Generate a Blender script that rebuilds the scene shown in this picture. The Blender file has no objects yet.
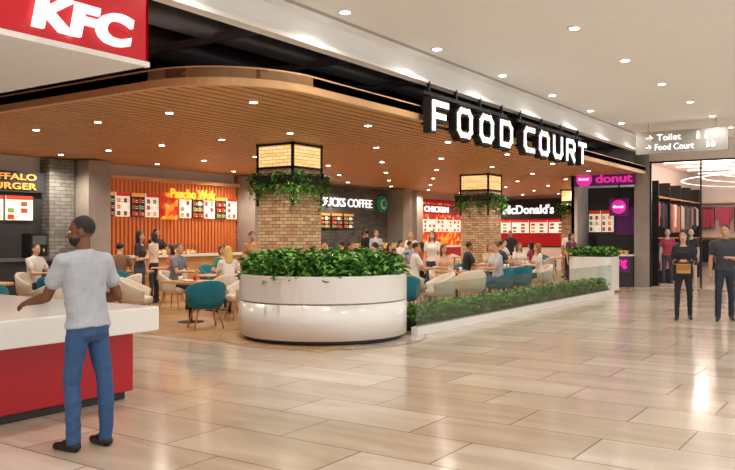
import bpy, math, random
import numpy as np
from mathutils import Vector, Matrix, noise as mnoise
from mathutils.bvhtree import BVHTree
random.seed(7)
D=bpy.data; SC=bpy.context.scene
COL=SC.collection
def lin(h):
    h=h.lstrip('#'); o=[]
    for i in (0,2,4):
        c=int(h[i:i+2],16)/255
        o.append(c/12.92 if c<=.04045 else ((c+.055)/1.055)**2.4)
    return tuple(o)+(1,)
# ---------------------------------------------------------------- materials
def base(name):
    m=D.materials.new(name); m.use_nodes=True
    nt=m.node_tree; b=nt.nodes['Principled BSDF']
    return m,nt,b
def N(nt,t,**k):
    n=nt.nodes.new(t)
    for a,v in k.items(): setattr(n,a,v)
    return n
def mat(name,col,rough=.5,metal=0,emit=0,noise=0,nscale=6,bump=0,bscale=40,spec=.5,stretch=None,bd=.02):
    m,nt,b=base(name); c=lin(col)
    b.inputs['Base Color'].default_value=c
    b.inputs['Roughness'].default_value=rough
    b.inputs['Metallic'].default_value=metal
    b.inputs['Specular IOR Level'].default_value=spec
    if emit:
        b.inputs['Emission Color'].default_value=c
        b.inputs['Emission Strength'].default_value=emit
    if noise or bump:
        tc=N(nt,'ShaderNodeTexCoord'); mp=N(nt,'ShaderNodeMapping')
        nt.links.new(tc.outputs['Object'],mp.inputs[0])
        if stretch: mp.inputs['Scale'].default_value=stretch
    if noise:
        n=N(nt,'ShaderNodeTexNoise'); n.inputs['Scale'].default_value=nscale; n.inputs['Detail'].default_value=5
        nt.links.new(mp.outputs[0],n.inputs['Vector'])
        r=N(nt,'ShaderNodeValToRGB')
        r.color_ramp.elements[0].position=.3; r.color_ramp.elements[1].position=.7
        r.color_ramp.elements[0].color=tuple(x*(1-noise) for x in c[:3])+(1,)
        r.color_ramp.elements[1].color=tuple(min(1,x*(1+noise)) for x in c[:3])+(1,)
        nt.links.new(n.outputs['Fac'],r.inputs[0]); nt.links.new(r.outputs[0],b.inputs['Base Color'])
    if bump:
        n=N(nt,'ShaderNodeTexNoise'); n.inputs['Scale'].default_value=bscale; n.inputs['Detail'].default_value=4
        nt.links.new(mp.outputs[0],n.inputs['Vector'])
        bp=N(nt,'ShaderNodeBump'); bp.inputs['Strength'].default_value=bump; bp.inputs['Distance'].default_value=bd
        nt.links.new(n.outputs['Fac'],bp.inputs['Height']); nt.links.new(bp.outputs[0],b.inputs['Normal'])
    return m
def brick(name,c1,c2,cm,w,h,ms=.01,rough=.6,flat=False,rot=0,emit=0,var=.0,vscale=2,bias=0,offset=.5,bump=.3,vstretch=(1,1,1)):
    m,nt,b=base(name); L=nt.links
    tc=N(nt,'ShaderNodeTexCoord')
    if flat:
        mp=N(nt,'ShaderNodeMapping'); mp.inputs['Rotation'].default_value=(0,0,rot)
        L.new(tc.outputs['Object'],mp.inputs[0]); vec=mp.outputs[0]
    else:
        s=N(nt,'ShaderNodeSeparateXYZ'); L.new(tc.outputs['Object'],s.inputs[0])
        a=N(nt,'ShaderNodeMath',operation='ADD'); L.new(s.outputs[0],a.inputs[0]); L.new(s.outputs[1],a.inputs[1])
        cb=N(nt,'ShaderNodeCombineXYZ'); L.new(a.outputs[0],cb.inputs[0]); L.new(s.outputs[2],cb.inputs[1]); vec=cb.outputs[0]
    t=N(nt,'ShaderNodeTexBrick'); t.offset=offset
    t.inputs['Scale'].default_value=1; t.inputs['Brick Width'].default_value=w; t.inputs['Row Height'].default_value=h
    t.inputs['Mortar Size'].default_value=ms; t.inputs['Mortar Smooth'].default_value=.1; t.inputs['Bias'].default_value=bias
    t.inputs['Color1'].default_value=lin(c1); t.inputs['Color2'].default_value=lin(c2); t.inputs['Mortar'].default_value=lin(cm)
    L.new(vec,t.inputs['Vector']); col=t.outputs['Color']
    if var:
        mp2=N(nt,'ShaderNodeMapping'); mp2.inputs['Scale'].default_value=vstretch; L.new(tc.outputs['Object'],mp2.inputs[0])
        n=N(nt,'ShaderNodeTexNoise'); n.inputs['Scale'].default_value=vscale; n.inputs['Detail'].default_value=6; n.inputs['Distortion'].default_value=.6
        L.new(mp2.outputs[0],n.inputs['Vector'])
        r=N(nt,'ShaderNodeValToRGB'); r.color_ramp.elements[0].position=.35; r.color_ramp.elements[1].position=.65
        r.color_ramp.elements[0].color=(1-var,1-var,1-var*1.15,1); r.color_ramp.elements[1].color=(1,1,1,1)
        L.new(n.outputs['Fac'],r.inputs[0])
        mx=N(nt,'ShaderNodeMix',data_type='RGBA',blend_type='MULTIPLY'); mx.inputs[0].default_value=1
        L.new(col,mx.inputs[6]); L.new(r.outputs[0],mx.inputs[7]); col=mx.outputs[2]
    L.new(col,b.inputs['Base Color']); b.inputs['Roughness'].default_value=rough
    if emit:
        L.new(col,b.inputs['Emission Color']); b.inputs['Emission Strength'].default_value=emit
    if bump:
        bp=N(nt,'ShaderNodeBump',invert=True); bp.inputs['Strength'].default_value=bump; bp.inputs['Distance'].default_value=.01
        L.new(t.outputs['Fac'],bp.inputs['Height']); L.new(bp.outputs[0],b.inputs['Normal'])
    return m
def picture(name,cols,scale=3,emit=.8):
    m,nt,b=base(name); L=nt.links
    tc=N(nt,'ShaderNodeTexCoord'); v=N(nt,'ShaderNodeTexVoronoi'); v.inputs['Scale'].default_value=scale
    L.new(tc.outputs['Object'],v.inputs['Vector'])
    s=N(nt,'ShaderNodeSeparateColor'); L.new(v.outputs['Color'],s.inputs[0])
    r=N(nt,'ShaderNodeValToRGB'); r.color_ramp.interpolation='CONSTANT'
    els=r.color_ramp.elements
    while len(els)<len(cols): els.new(.5)
    for i,c in enumerate(cols):
        els[i].position=i/len(cols); els[i].color=lin(c)
    L.new(s.outputs[0],r.inputs[0]); L.new(r.outputs[0],b.inputs['Base Color']); L.new(r.outputs[0],b.inputs['Emission Color'])
    b.inputs['Emission Strength'].default_value=emit; b.inputs['Roughness'].default_value=.4
    return m
def glassmat(name,tint='#f4fbf8',fac=.04,k=.22):
    m=D.materials.new(name); m.use_nodes=True; nt=m.node_tree; nt.nodes.clear()
    o=N(nt,'ShaderNodeOutputMaterial'); t=N(nt,'ShaderNodeBsdfTransparent'); g=N(nt,'ShaderNodeBsdfGlossy'); g.inputs['Roughness'].default_value=.02
    t.inputs[0].default_value=lin(tint)
    lw=N(nt,'ShaderNodeLayerWeight'); lw.inputs[0].default_value=.2
    ma=N(nt,'ShaderNodeMath',operation='MULTIPLY_ADD'); ma.inputs[1].default_value=k; ma.inputs[2].default_value=fac*.5
    nt.links.new(lw.outputs['Fresnel'],ma.inputs[0])
    mx=N(nt,'ShaderNodeMixShader'); nt.links.new(ma.outputs[0],mx.inputs[0]); nt.links.new(t.outputs[0],mx.inputs[1]); nt.links.new(g.outputs[0],mx.inputs[2]); nt.links.new(mx.outputs[0],o.inputs[0])
    return m
M={}
M['tile']=brick('floor_tile','#dccebd','#c2ae98','#857667',1.36,.68,.007,.15,flat=True,rot=math.radians(90),var=.2,vscale=1.4,bias=-.1,offset=.42,bump=.12,vstretch=(2.6,.6,1))
M['plank']=brick('floor_plank','#cda77c','#b48c62','#866444',1.6,.16,.004,.3,flat=True,rot=0,var=.18,vscale=3,vstretch=(.5,6,1),offset=.37)
M['ring']=mat('floor_ring','#a99a8a',.25)
M['ceil']=mat('ceiling_plaster','#f5f5f4',.7,noise=.015)
M['white']=mat('white_paint','#f4f2ef',.4)
M['offwhite']=mat('offwhite_plaster','#d8cfc4',.6,noise=.04)
M['void']=mat('void_black','#262628',.8)
M['duct']=mat('duct_metal','#6a6c70',.4,.3)
M['wood']=mat('slat_wood','#cf955e',.45,noise=.16,nscale=3,stretch=(.6,9,9))
M['woodlt']=mat('edge_wood','#dcab77',.45,noise=.08,nscale=3,stretch=(.6,6,6))
M['woodbk']=mat('ceiling_backing','#633c20',.7)
M['tabletop']=mat('table_wood','#c9965f',.3,noise=.12,nscale=4,stretch=(1,8,1))
M['red']=mat('red_laminate','#b80e1b',.35)
M['redsign']=mat('red_sign','#b80f1d',.4,emit=.22)
M['whitelit']=mat('white_lit','#ffffff',.4,emit=.9)
M['signface']=picture('sign_face',['#ffffff','#ffe3b8','#d5fff0','#ffd0e2','#ffffff'],5,1.05)
M['solid']=mat('solid_surface','#eeebe7',.2)
M['black']=mat('black_metal','#141416',.45)
M['char']=mat('charcoal','#303033',.55,noise=.1)
M['taupe']=mat('taupe_stone','#a0968c',.5,noise=.08,nscale=3)
M['stone']=brick('grey_brick','#a3a09a','#827f7b','#64625f',.3,.09,.008,.8,var=.2,vscale=5)
M['redbrick']=brick('red_brick','#b57d58','#96603f','#c9ab93',.24,.075,.008,.8,var=.2,vscale=5)
M['darkstone']=brick('dark_stone','#6a6762','#4b4946','#363432',.35,.12,.006,.7,var=.2,vscale=4)
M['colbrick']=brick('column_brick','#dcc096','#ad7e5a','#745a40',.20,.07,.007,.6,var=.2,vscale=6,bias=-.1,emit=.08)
M['lantern']=brick('lantern_brick','#ffe3a8','#f6c878','#b98a4a',.20,.07,.007,.5,emit=.8)
M['orange']=mat('orange_slat','#d0733c',.5,emit=.14)
M['orangebk']=mat('orange_back','#96492a',.7)
M['yellow']=mat('yellow_lit','#ffcf3a',.4,emit=.75)
M['amber']=mat('amber_lit','#f5b050',.4,emit=.7)
M['downlight']=mat('downlight_lens','#fff6e8',.4,emit=16)
M['chrome']=mat('chrome','#c8c8c8',.2,1)
M['teal']=mat('teal_fabric','#1c7386',.8,noise=.08,nscale=40,bump=.1,bscale=200)
M['cream']=mat('cream_fabric','#dfd3c2',.8,noise=.04,nscale=40,bump=.1,bscale=200)
M['legwood']=mat('leg_wood','#b8844f',.4)
M['soil']=mat('soil','#33291c',.9)
M['leaf1']=mat('leaf_dark','#2b6120',.45)
M['leaf2']=mat('leaf_mid','#46862d',.45)
M['leaf3']=mat('leaf_light','#7dac4b',.45)
M['glass']=glassmat('clear_glass')
M['shopglass']=glassmat('shop_glass','#fdfdfd',.02,.06)
M['pink']=mat('pink_lit','#d8309c',.4,emit=.7)
M['purple']=mat('purple_panel','#5a2060',.5,emit=.2)
M['green']=mat('green_logo','#0c6a44',.5,emit=.4)
M['menuw']=mat('menu_card_white','#fbf3e4',.4,emit=.45)
M['menud']=mat('menu_card_dark','#3a2c22',.4)
M['mo']=mat('menu_print_orange','#e0954a',.4,emit=.45)
M['mr']=mat('menu_print_red','#c23a22',.4,emit=.4)
M['mg']=mat('menu_print_green','#7f9a50',.4,emit=.3)
M['mb']=mat('menu_print_brown','#8a542c',.4,emit=.3)
M['poster']=picture('poster_print',['#e8501e','#f0902a','#c21f2b','#f2b84a','#d9481d','#c8371f'],6,.4)
M['food']=picture('bakery_goods',['#d9a35e','#f2d9a8','#8a5a2c','#e8c07a','#c05a3a'],18,.3)
M['panelgrey']=mat('sign_panel_grey','#9d958c',.5,emit=.1)
M['storewall']=mat('store_wall','#e6d3c8',.6)
M['storewhite']=mat('store_fixture','#dcd0c8',.6)
M['storefloor']=mat('store_floor','#d9c8ba',.25)
M['strip']=mat('light_strip','#fff1e6',.4,emit=4)
M['steel']=mat('steel','#8d9094',.3,.9)
def cm(hexc,rough=.75,bump=.25,bs=11,noise=.08):
    k='c_'+hexc+str(rough)
    if k not in M: M[k]=mat('cloth_'+hexc[1:],hexc,rough,noise=noise,nscale=10,bump=bump,bscale=bs,bd=.02)
    return M[k]
# ---------------------------------------------------------------- builder
class B:
    def __init__(s): s.v=[];s.f=[];s.m=[];s.sm=[];s.mats=[]
    def mi(s,m):
        if isinstance(m,str): m=M[m]
        if m not in s.mats: s.mats.append(m)
        return s.mats.index(m)
    def add(s,vs,fs,m,smooth=False):
        o=len(s.v); i=s.mi(m); s.v.extend([tuple(p) for p in vs])
        for f in fs: s.f.append(tuple(o+k for k in f)); s.m.append(i); s.sm.append(smooth)
    def box(s,x0,x1,y0,y1,z0,z1,m):
        s.add([(x0,y0,z0),(x1,y0,z0),(x1,y1,z0),(x0,y1,z0),(x0,y0,z1),(x1,y0,z1),(x1,y1,z1),(x0,y1,z1)],
              [(0,3,2,1),(4,5,6,7),(0,1,5,4),(1,2,6,5),(2,3,7,6),(3,0,4,7)],m)
    def boxr(s,c,size,ang,m,tilt=0):
        R=Matrix.Rotation(ang,3,'Z')@Matrix.Rotation(tilt,3,'X'); c=Vector(c)
        vs=[c+R@Vector((size[0]*a/2,size[1]*b/2,size[2]*d/2)) for d in(-1,1) for a,b in((-1,-1),(1,-1),(1,1),(-1,1))]
        s.add(vs,[(0,3,2,1),(4,5,6,7),(0,1,5,4),(1,2,6,5),(2,3,7,6),(3,0,4,7)],m)
    def obox(s,o,r,u,x0,x1,z0,z1,d0,d1,m,top=1):
        o=Vector(o);r=Vector(r);u=Vector(u);n=r.cross(u); dm=(d0+d1)/2
        vs=[]
        for e,k in((z0,1),(z1,top)):
            for a,c_ in((x0,d0),(x1,d0),(x1,d1),(x0,d1)): vs.append(o+r*a+n*(dm+(c_-dm)*k)+u*e)
        s.add(vs,[(0,3,2,1),(4,5,6,7),(0,1,5,4),(1,2,6,5),(2,3,7,6),(3,0,4,7)],m)
    def board(s,o,r,w,h,dark=False,rows=3,cols=2):
        u=(0,0,1); s.obox(o,r,u,0,w,0,h,0,.05,'menud' if dark else 'menuw')
        s.obox(o,r,u,0,w,h*.84,h,.05,.056,'mr' if not dark else 'mo')
        cw=w/cols; rh=h*.8/rows
        for i in range(cols):
            for j in range(rows):
                m=random.choice(('mo','mr','mg','mb','menuw')); x=cw*(i+.1); z=rh*(j+.15)
                s.obox(o,r,u,x,x+cw*.48,z,z+rh*.7,.05,.055,m)
                for q in range(2): s.obox(o,r,u,x+cw*.52,x+cw*.82,z+rh*(.12+.28*q),z+rh*(.2+.28*q),.05,.053,'mb' if not dark else 'menuw')
    def loft(s,rings,m,smooth=True,cap=True):
        n=len(rings[0]); vs=[p for r in rings for p in r]; fs=[]
        for i in range(len(rings)-1):
            for j in range(n):
                k=(j+1)%n; fs.append((i*n+j,i*n+k,(i+1)*n+k,(i+1)*n+j))
        if cap: fs.append(tuple(range(n-1,-1,-1))); fs.append(tuple((len(rings)-1)*n+j for j in range(n)))
        s.add(vs,fs,m,smooth)
    def cyl(s,p0,p1,r0,r1,m,n=14,smooth=True):
        p0=Vector(p0);p1=Vector(p1); a=(p1-p0).normalized(); u=a.orthogonal().normalized(); w=a.cross(u)
        s.loft([[p+ (u*math.cos(t)+w*math.sin(t))*r for t in [2*math.pi*j/n for j in range(n)]] for p,r in((p0,r0),(p1,r1))],m,smooth)
    def lathe(s,prof,m,n=48,c=(0,0),smooth=True,cap=True):
        s.loft([[(c[0]+r*math.cos(2*math.pi*j/n),c[1]+r*math.sin(2*math.pi*j/n),z) for j in range(n)] for r,z in prof],m,smooth,cap)
    def ell(s,c,r,m,n=12,k=8):
        rings=[]
        for i in range(k+1):
            t=-math.pi/2+math.pi*min(max(i/k,.02),.98)
            rings.append([(c[0]+r[0]*math.cos(t)*math.cos(2*math.pi*j/n),c[1]+r[1]*math.cos(t)*math.sin(2*math.pi*j/n),c[2]+r[2]*math.sin(t)) for j in range(n)])
        s.loft(rings,m)
    def prism(s,poly,z0,z1,m):
        s.loft([[(x,y,z) for x,y in poly] for z in(z0,z1)],m,False)
    def text(s,txt,o,right,up,w,h,depth,m,off=0,shear=0,grow=0):
        cu=D.curves.new('t','FONT'); cu.body=txt; cu.extrude=.05; cu.offset=off; cu.resolution_u=4
        ob=D.objects.new('t',cu); COL.objects.link(ob)
        dg=bpy.context.evaluated_depsgraph_get(); me=D.meshes.new_from_object(ob.evaluated_get(dg))
        a=np.array([v.co[:] for v in me.vertices]); mn=a.min(0); mx=a.max(0)
        o=Vector(o);right=Vector(right);up=Vector(up);nn=right.cross(up); vs=[]
        for p in a:
            q=(p-mn)/(mx-mn); 
            vs.append(o+right*(q[0]*(w+2*grow)-grow+shear*q[1]*h)+up*(q[1]*(h+2*grow)-grow)+nn*(q[2]*depth))
        s.add(vs,[tuple(f.vertices) for f in me.polygons],m)
        D.objects.remove(ob); D.curves.remove(cu); D.meshes.remove(me)
    def leaves(s,fn,n,size,ups=(.1,1),mats=('leaf1','leaf2','leaf3')):
        for _ in range(n):
            p=Vector(fn()); a=random.uniform(0,6.283); e=random.uniform(*ups)
            d=Vector((math.cos(a),math.sin(a),e)).normalized(); L=size*random.uniform(.6,1.25)
            sd=d.cross(Vector((random.uniform(-.4,.4),random.uniform(-.4,.4),1))).normalized()
            w=L*random.uniform(.2,.32); mid=p+d*L*.5; tip=p+d*L-Vector((0,0,L*.28)); up=sd.cross(d)*L*.1
            s.add([p,mid+sd*w+up,tip,mid-sd*w+up],[(0,1,2),(0,2,3)],random.choice(mats))
    def mesh(s,name):
        me=D.meshes.new(name); me.from_pydata(s.v,[],s.f)
        for m in s.mats: me.materials.append(m)
        me.polygons.foreach_set('material_index',s.m); me.polygons.foreach_set('use_smooth',s.sm); me.update()
        return me
    def obj(s,name,loc=(0,0,0),rz=0,bevel=0):
        ob=D.objects.new(name,s.mesh(name)); ob.location=loc; ob.rotation_euler=(0,0,rz); COL.objects.link(ob)
        if bevel:
            b=ob.modifiers.new('b','BEVEL'); b.width=bevel; b.segments=2; b.limit_method='ANGLE'; b.angle_limit=math.radians(50)
        return ob
def inst(name,me,loc,rz=0,sc=1):
    ob=D.objects.new(name,me); ob.location=loc; ob.rotation_euler=(0,0,rz); ob.scale=(sc,)*3; COL.objects.link(ob); return ob
def heading(dx,dy): return math.atan2(-dx,dy)
# ---------------------------------------------------------------- room shell
CZ=4.45; XE=24.7; XB=36.0; YB=17.5; YF=6.45; WZ=3.55
b=B(); b.box(-9,XB+.2,-8,YB+.2,-.2,0,'tile'); b.obj('floor')
b=B(); b.box(8.45,XB,8.9,YB,0.0,.006,'plank'); b.box(8.45,XE-1.2,6.5,8.9,0.0,.006,'plank'); b.obj('floor_dining_area')
b=B(); b.box(-9,XE,-8,YF,CZ,CZ+.15,'ceil'); b.obj('ceiling')
b=B(); b.box(.3,XB+.2,YF+.02,YB,5.2,5.3,'void'); b.obj('ceiling_void')
b=B(); b.box(-9,XE,YF-.05,YF+.05,4.07,5.2,'ceil'); b.box(-9,XE,YF-.13,YF-.05,4.07,4.13,'white')
b.box(-9,XE,YF-.35,YF-.32,CZ-.03,CZ,'panelgrey'); b.obj('trim_fascia')  # grey strip drawn in as the shadow line of a ceiling gap
b=B(); b.box(.3,XB+.2,YB,YB+.2,0,5.2,'offwhite'); b.obj('wall_back')
b=B(); b.box(XB,XB+.2,8.8,YB,0,5.2,'offwhite'); b.obj('wall_right')
b=B(); b.box(.2,.4,6.1,YB,0,5.2,'offwhite'); b.obj('wall_left')
# store block
b=B(); b.box(XE,XB,8.7,8.8,0,5.2,'offwhite'); b.box(XE,XE+.3,6.35,6.8,0,5.2,'taupe'); b.box(XE,XE+.3,8.6,8.8,0,5.2,'offwhite')
b.box(XE,XE+.2,6.8,8.6,3.2,5.2,'offwhite'); b.box(XE,XE+.2,-8,6.35,3.85,5.2,'offwhite'); b.box(XE,XE+.3,-8,.4,0,3.85,'taupe'); b.obj('wall_storefront')
b=B(); b.box(XE+.3,32,-3,6.75,3.9,4.0,'storewall'); b.obj('ceiling_store')
b=B(); b.box(32,32.2,-3,6.75,0,4,'storewall'); b.box(XE+.3,32,6.65,6.8,0,4,'storewall'); b.box(XE+.3,32,-3.1,-3,0,4,'storewall'); b.obj('wall_store_interior')
b=B(); b.box(XE+.01,32,-3,6.65,0,.008,'storefloor'); b.obj('floor_store')
# wood slat ceiling
x0c=6.7;R=1.5
def xs(y): return x0c if y>YF+R else x0c+R-math.sqrt(max(0,R*R-(YF+R-y)**2))
curve=[(x0c+R-R*math.cos(t),YF+R-R*math.sin(t)) for t in [math.pi/2*i/16 for i in range(17)]]
poly=[(x0c,YB)]+curve+[(XE-.02,YF),(XE-.02,8.82),(XB,8.82),(XB,YB)]
b=B(); b.prism(poly,WZ+.02,WZ+.14,'woodbk')
y=YF+.12
while y<YB-.05:
    xe=XE-.05 if y<8.9 else XB
    b.box(xs(y)+.08,xe,y,y+.15,WZ-.05,WZ+.03,'wood'); y+=.22
path=[(x0c,YB)]+curve+[(XE-.02,YF)]
rings=[]
for i,(px,py) in enumerate(path):
    a=path[max(0,i-1)]; c=path[min(len(path)-1,i+1)]
    t=Vector((c[0]-a[0],c[1]-a[1],0)).normalized(); n=Vector((t.y,-t.x,0))
    p=Vector((px,py,0)); inn=-n if (n.dot(Vector((15,12,0))-p)<0) else n
    rings.append([p+Vector((0,0,WZ-.08)),p+inn*.1+Vector((0,0,WZ-.08)),p+inn*.1+Vector((0,0,WZ+.16)),p+Vector((0,0,WZ+.16))])
b.loft(rings,'woodlt',False); b.obj('ceiling_slats')
b=B()
for yy,zz,r in((7.6,4.35,.16),(9.6,4.6,.25),(12,4.5,.2)):
    b.cyl((5.3,yy,zz),(XB-.2,yy,zz),r,r,'duct',16)
for i in range(14):
    b.box(5.4+i*2,5.45+i*2,6.6,16,4.15,4.25,'duct'); b.box(5.4+i*2,5.43+i*2,7.0,7.03,4.2,5.2,'duct')
b.obj('ventilation_duct')
# downlights
b=B(); SP=[]
for i in range(13):
    for yy in(6.1-.25,3.7,1.3,-1.1,-4):
        xx=-3.9+2.4*i
        if xx>XE-.5: continue
        b.lathe([(.1,CZ-.012),(.1,CZ)],'white',20,(xx,yy)); b.lathe([(.065,CZ-.018),(.065,CZ-.012)],'downlight',16,(xx,yy)); SP.append((xx,yy,CZ-.05,0))
for i in range(10):
    for j in range(6):
        xx=8.3+2.9*i; yy=7.6+1.75*j
        if xx>XE-.5 and yy<9: continue
        b.lathe([(.07,WZ-.065),(.07,WZ-.04)],'white',16,(xx,yy)); b.lathe([(.055,WZ-.07),(.055,WZ-.064)],'downlight',14,(xx,yy))
        if (i+j)%2==0: SP.append((xx,yy,WZ-.12,1 if yy<14 else 2))
b.obj('recessed_downlights')
for (x,y_,z,k) in SP:
    l=D.lights.new('spot','SPOT'); l.energy=(46,135,185)[k]; l.color=((1,.98,.95),(1,.885,.75),(1,.885,.75))[k]; l.spot_size=math.radians(155); l.spot_blend=.6; l.shadow_soft_size=.08
    o=D.objects.new('downlight_lamp',l); o.location=(x,y_,z); COL.objects.link(o)
# ---------------------------------------------------------------- FOOD COURT sign (individual channel letters on rails)
GL={'F':[((0,0),(0,1)),((0,1),(1,1)),((0,.52),(.8,.52))],
'O':[((0,.2),(0,.8)),((0,.8),(.2,1)),((.2,1),(.8,1)),((.8,1),(1,.8)),((1,.8),(1,.2)),((1,.2),(.8,0)),((.8,0),(.2,0)),((.2,0),(0,.2))],
'D':[((0,0),(0,1)),((0,1),(.75,1)),((.75,1),(1,.78)),((1,.78),(1,.22)),((1,.22),(.75,0)),((.75,0),(0,0))],
'C':[((1,1),(.2,1)),((.2,1),(0,.8)),((0,.8),(0,.2)),((0,.2),(.2,0)),((.2,0),(1,0))],
'U':[((0,1),(0,.2)),((0,.2),(.2,0)),((.2,0),(.8,0)),((.8,0),(1,.2)),((1,.2),(1,1))],
'R':[((0,0),(0,1)),((0,1),(.8,1)),((.8,1),(1,.85)),((1,.85),(1,.6)),((1,.6),(.8,.46)),((.8,.46),(0,.46)),((.5,.46),(1,0))],
'T':[((0,1),(1,1)),((.5,1),(.5,0))]}
def seg(b,x0,z0,p,q,w,h,st,y0,y1,m):
    P=Vector((x0+p[0]*w,z0+p[1]*h)); Q=Vector((x0+q[0]*w,z0+q[1]*h)); d=(Q-P).normalized(); n=Vector((-d.y,d.x))*st/2; P=P-d*st*.42; Q=Q+d*st*.42
    cs=[P-n,Q-n,Q+n,P+n]
    vs=[(c.x,y,c.y) for y in(y0,y1) for c in cs]
    b.add(vs,[(0,1,2,3),(7,6,5,4),(0,4,5,1),(1,5,6,2),(2,6,7,3),(3,7,4,0)],m)
b=B(); fy=6.17
for w,xa,xb in(('FOOD',10.87,14.08),('COURT',14.56,18.38)):
    lw=.46; st=.175; pitch=(xb-xa-lw-st)/(len(w)-1)
    for i,ch in enumerate(w):
        xx=xa+st/2+i*pitch
        for p,q in GL[ch]:
            seg(b,xx,3.31,p,q,lw,.41,st,fy,fy+.14,'black'); seg(b,xx,3.31,p,q,lw,.41,st*.54,fy-.015,fy,'signface')
    b.box(xa,xb,fy+.14,fy+.18,3.36,3.41,'black'); b.box(xa,xb,fy+.14,fy+.18,3.62,3.67,'black')
    b.box(xa,xb,fy+.12,fy+.2,3.86,3.92,'black')
    for k in range(4):
        xx=xa+.2+k*(xb-xa-.4)/3; b.box(xx,xx+.04,fy+.14,fy+.19,3.3,4.1,'black')
b.obj('food_court_sign')
# ---------------------------------------------------------------- fried chicken kiosk
b=B(); b.box(.5,5.05,6.2,10,.08,.70,'red'); b.box(.5,5.0,6.26,9.9,0,.08,'char'); b.box(.5,5.07,5.85,10.2,.69,.92,'solid'); b.obj('service_counter',bevel=.012)
b=B(); b.box(.45,5.10,6.13,10.4,3.24,CZ-.01,'white'); b.box(.45,5.13,6.08,6.13,3.29,CZ-.06,'redsign'); b.box(5.10,5.13,6.08,10.4,3.29,CZ-.06,'redsign')
b.box(.45,5.14,6.07,6.13,3.24,3.29,'white'); b.obj('kiosk_canopy')
b=B(); b.text('KFC',(3.87,6.07,3.36),(1,0,0),(0,0,1),1.0,.31,.04,'whitelit',.045,shear=.2)
b.obj('restaurant_sign')
b=B(); b.boxr((3.55,6.95,.935),(.3,.22,.02),.3,'black'); b.boxr((3.55,7.0,1.03),(.3,.02,.2),.3,'black',-.3); b.obj('tablet')
b=B(); b.box(3.2,3.6,6.3,6.6,.922,.935,'red'); b.box(3.23,3.57,6.33,6.57,.935,.94,'cream'); b.obj('serving_tray')
# ---------------------------------------------------------------- columns
def column(x,y,s=.47):
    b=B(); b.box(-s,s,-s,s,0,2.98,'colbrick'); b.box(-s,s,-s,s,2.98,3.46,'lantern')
    for a in(-1,1):
        for c in(-1,1):
            b.box(a*s-.025,a*s+.025,c*s-.025,c*s+.025,2.2,3.5,'black')
    for z in(2.96,3.44):
        for a in(-1,1):
            b.box(-s-.03,s+.03,a*s-.03,a*s+.03,z,z+.05,'black'); b.box(a*s-.03,a*s+.03,-s-.03,s+.03,z,z+.05,'black')
    t=s+.12
    for a in(-1,1):
        b.box(-t,t,a*t-.02,a*t+.02,2.66,2.82,'black'); b.box(a*t-.02,a*t+.02,-t,t,2.66,2.82,'black')
    b.box(-t,t,-t,t,2.65,2.67,'black')
    def f():
        k=random.choice((-1,1)); u=random.uniform(-t,t); r=t+random.uniform(-.1,.04)
        z=random.uniform(2.5,2.88)
        return (k*r,u,z) if random.random()<.5 else (u,k*r,z)
    b.leaves(f,1000,.12,(-.9,.7))
    for q in range(26):   # trailing vines
        k=random.choice((-1,1)); u=random.uniform(-t,t); L=random.uniform(.15,.55); sx=random.random()<.5
        b.leaves(lambda:((k*t+random.uniform(-.03,.03),u+random.uniform(-.03,.03),2.65-random.random()*L) if sx else (u+random.uniform(-.03,.03),k*t+random.uniform(-.03,.03),2.65-random.random()*L)),int(40*L)+4,.085,(-1.2,.2))
    b.obj('brick_column',(x,y,0))
column(12.75,10.65); column(22.4,10.9); column(32,11.2)
# ---------------------------------------------------------------- planters
b=B(); c=(9.96,7.62)
b.lathe([(1.25,0),(1.25,.07)],'char',64,c); b.lathe([(1.33,.07),(1.33,.585)],'solid',72,c); b.lathe([(1.315,.585),(1.315,.61)],'taupe',72,c)
b.lathe([(1.33,.61),(1.33,1.0),(1.24,1.0),(1.24,.92),(.01,.92)],'solid',72,c,smooth=False); b.lathe([(1.24,.9),(1.24,.935)],'soil',40,c)
def f():
    a=random.uniform(0,6.283); r=1.28*math.sqrt(random.random()); h=.3*(.5+.5*mnoise.noise(Vector((r*math.cos(a)*2.5,r*math.sin(a)*2.5,3))))+.16
    return (c[0]+r*math.cos(a),c[1]+r*math.sin(a),.97+random.random()*h-.08*(r>1.15))
b.leaves(f,4600,.16,(.0,1.2)); b.obj('round_planter')
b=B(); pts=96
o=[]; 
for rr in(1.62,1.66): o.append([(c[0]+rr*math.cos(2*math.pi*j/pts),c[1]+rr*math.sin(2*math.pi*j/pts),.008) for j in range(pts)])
b.loft(o,'ring',False,False); b.obj('planter_floor_ring')  # thin gray-beige ring just above the floor round the planter
def rr(cx,cy,hx,hy,r,n=6):
    o=[]
    for sx,sy_,a0 in((1,1,0),(-1,1,90),(-1,-1,180),(1,-1,270)):
        for i in range(n+1):
            a=math.radians(a0+90*i/n); o.append((cx+sx*(hx-r)+r*math.cos(a),cy+sy_*(hy-r)+r*math.sin(a)))
    return o
b=B(); px,py=21.78,7.1
b.prism(rr(px,py,.56,.58,.2),.06,1.0,'solid'); b.prism(rr(px,py,.5,.52,.18),0,.06,'char'); b.prism(rr(px,py,.5,.52,.18),1.0,1.01,'soil')
b.leaves(lambda:(px+random.uniform(-.54,.54),py+random.uniform(-.56,.56),random.uniform(1.0,1.22)),800,.17,(0,1.1)); b.obj('white_planter')
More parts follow.
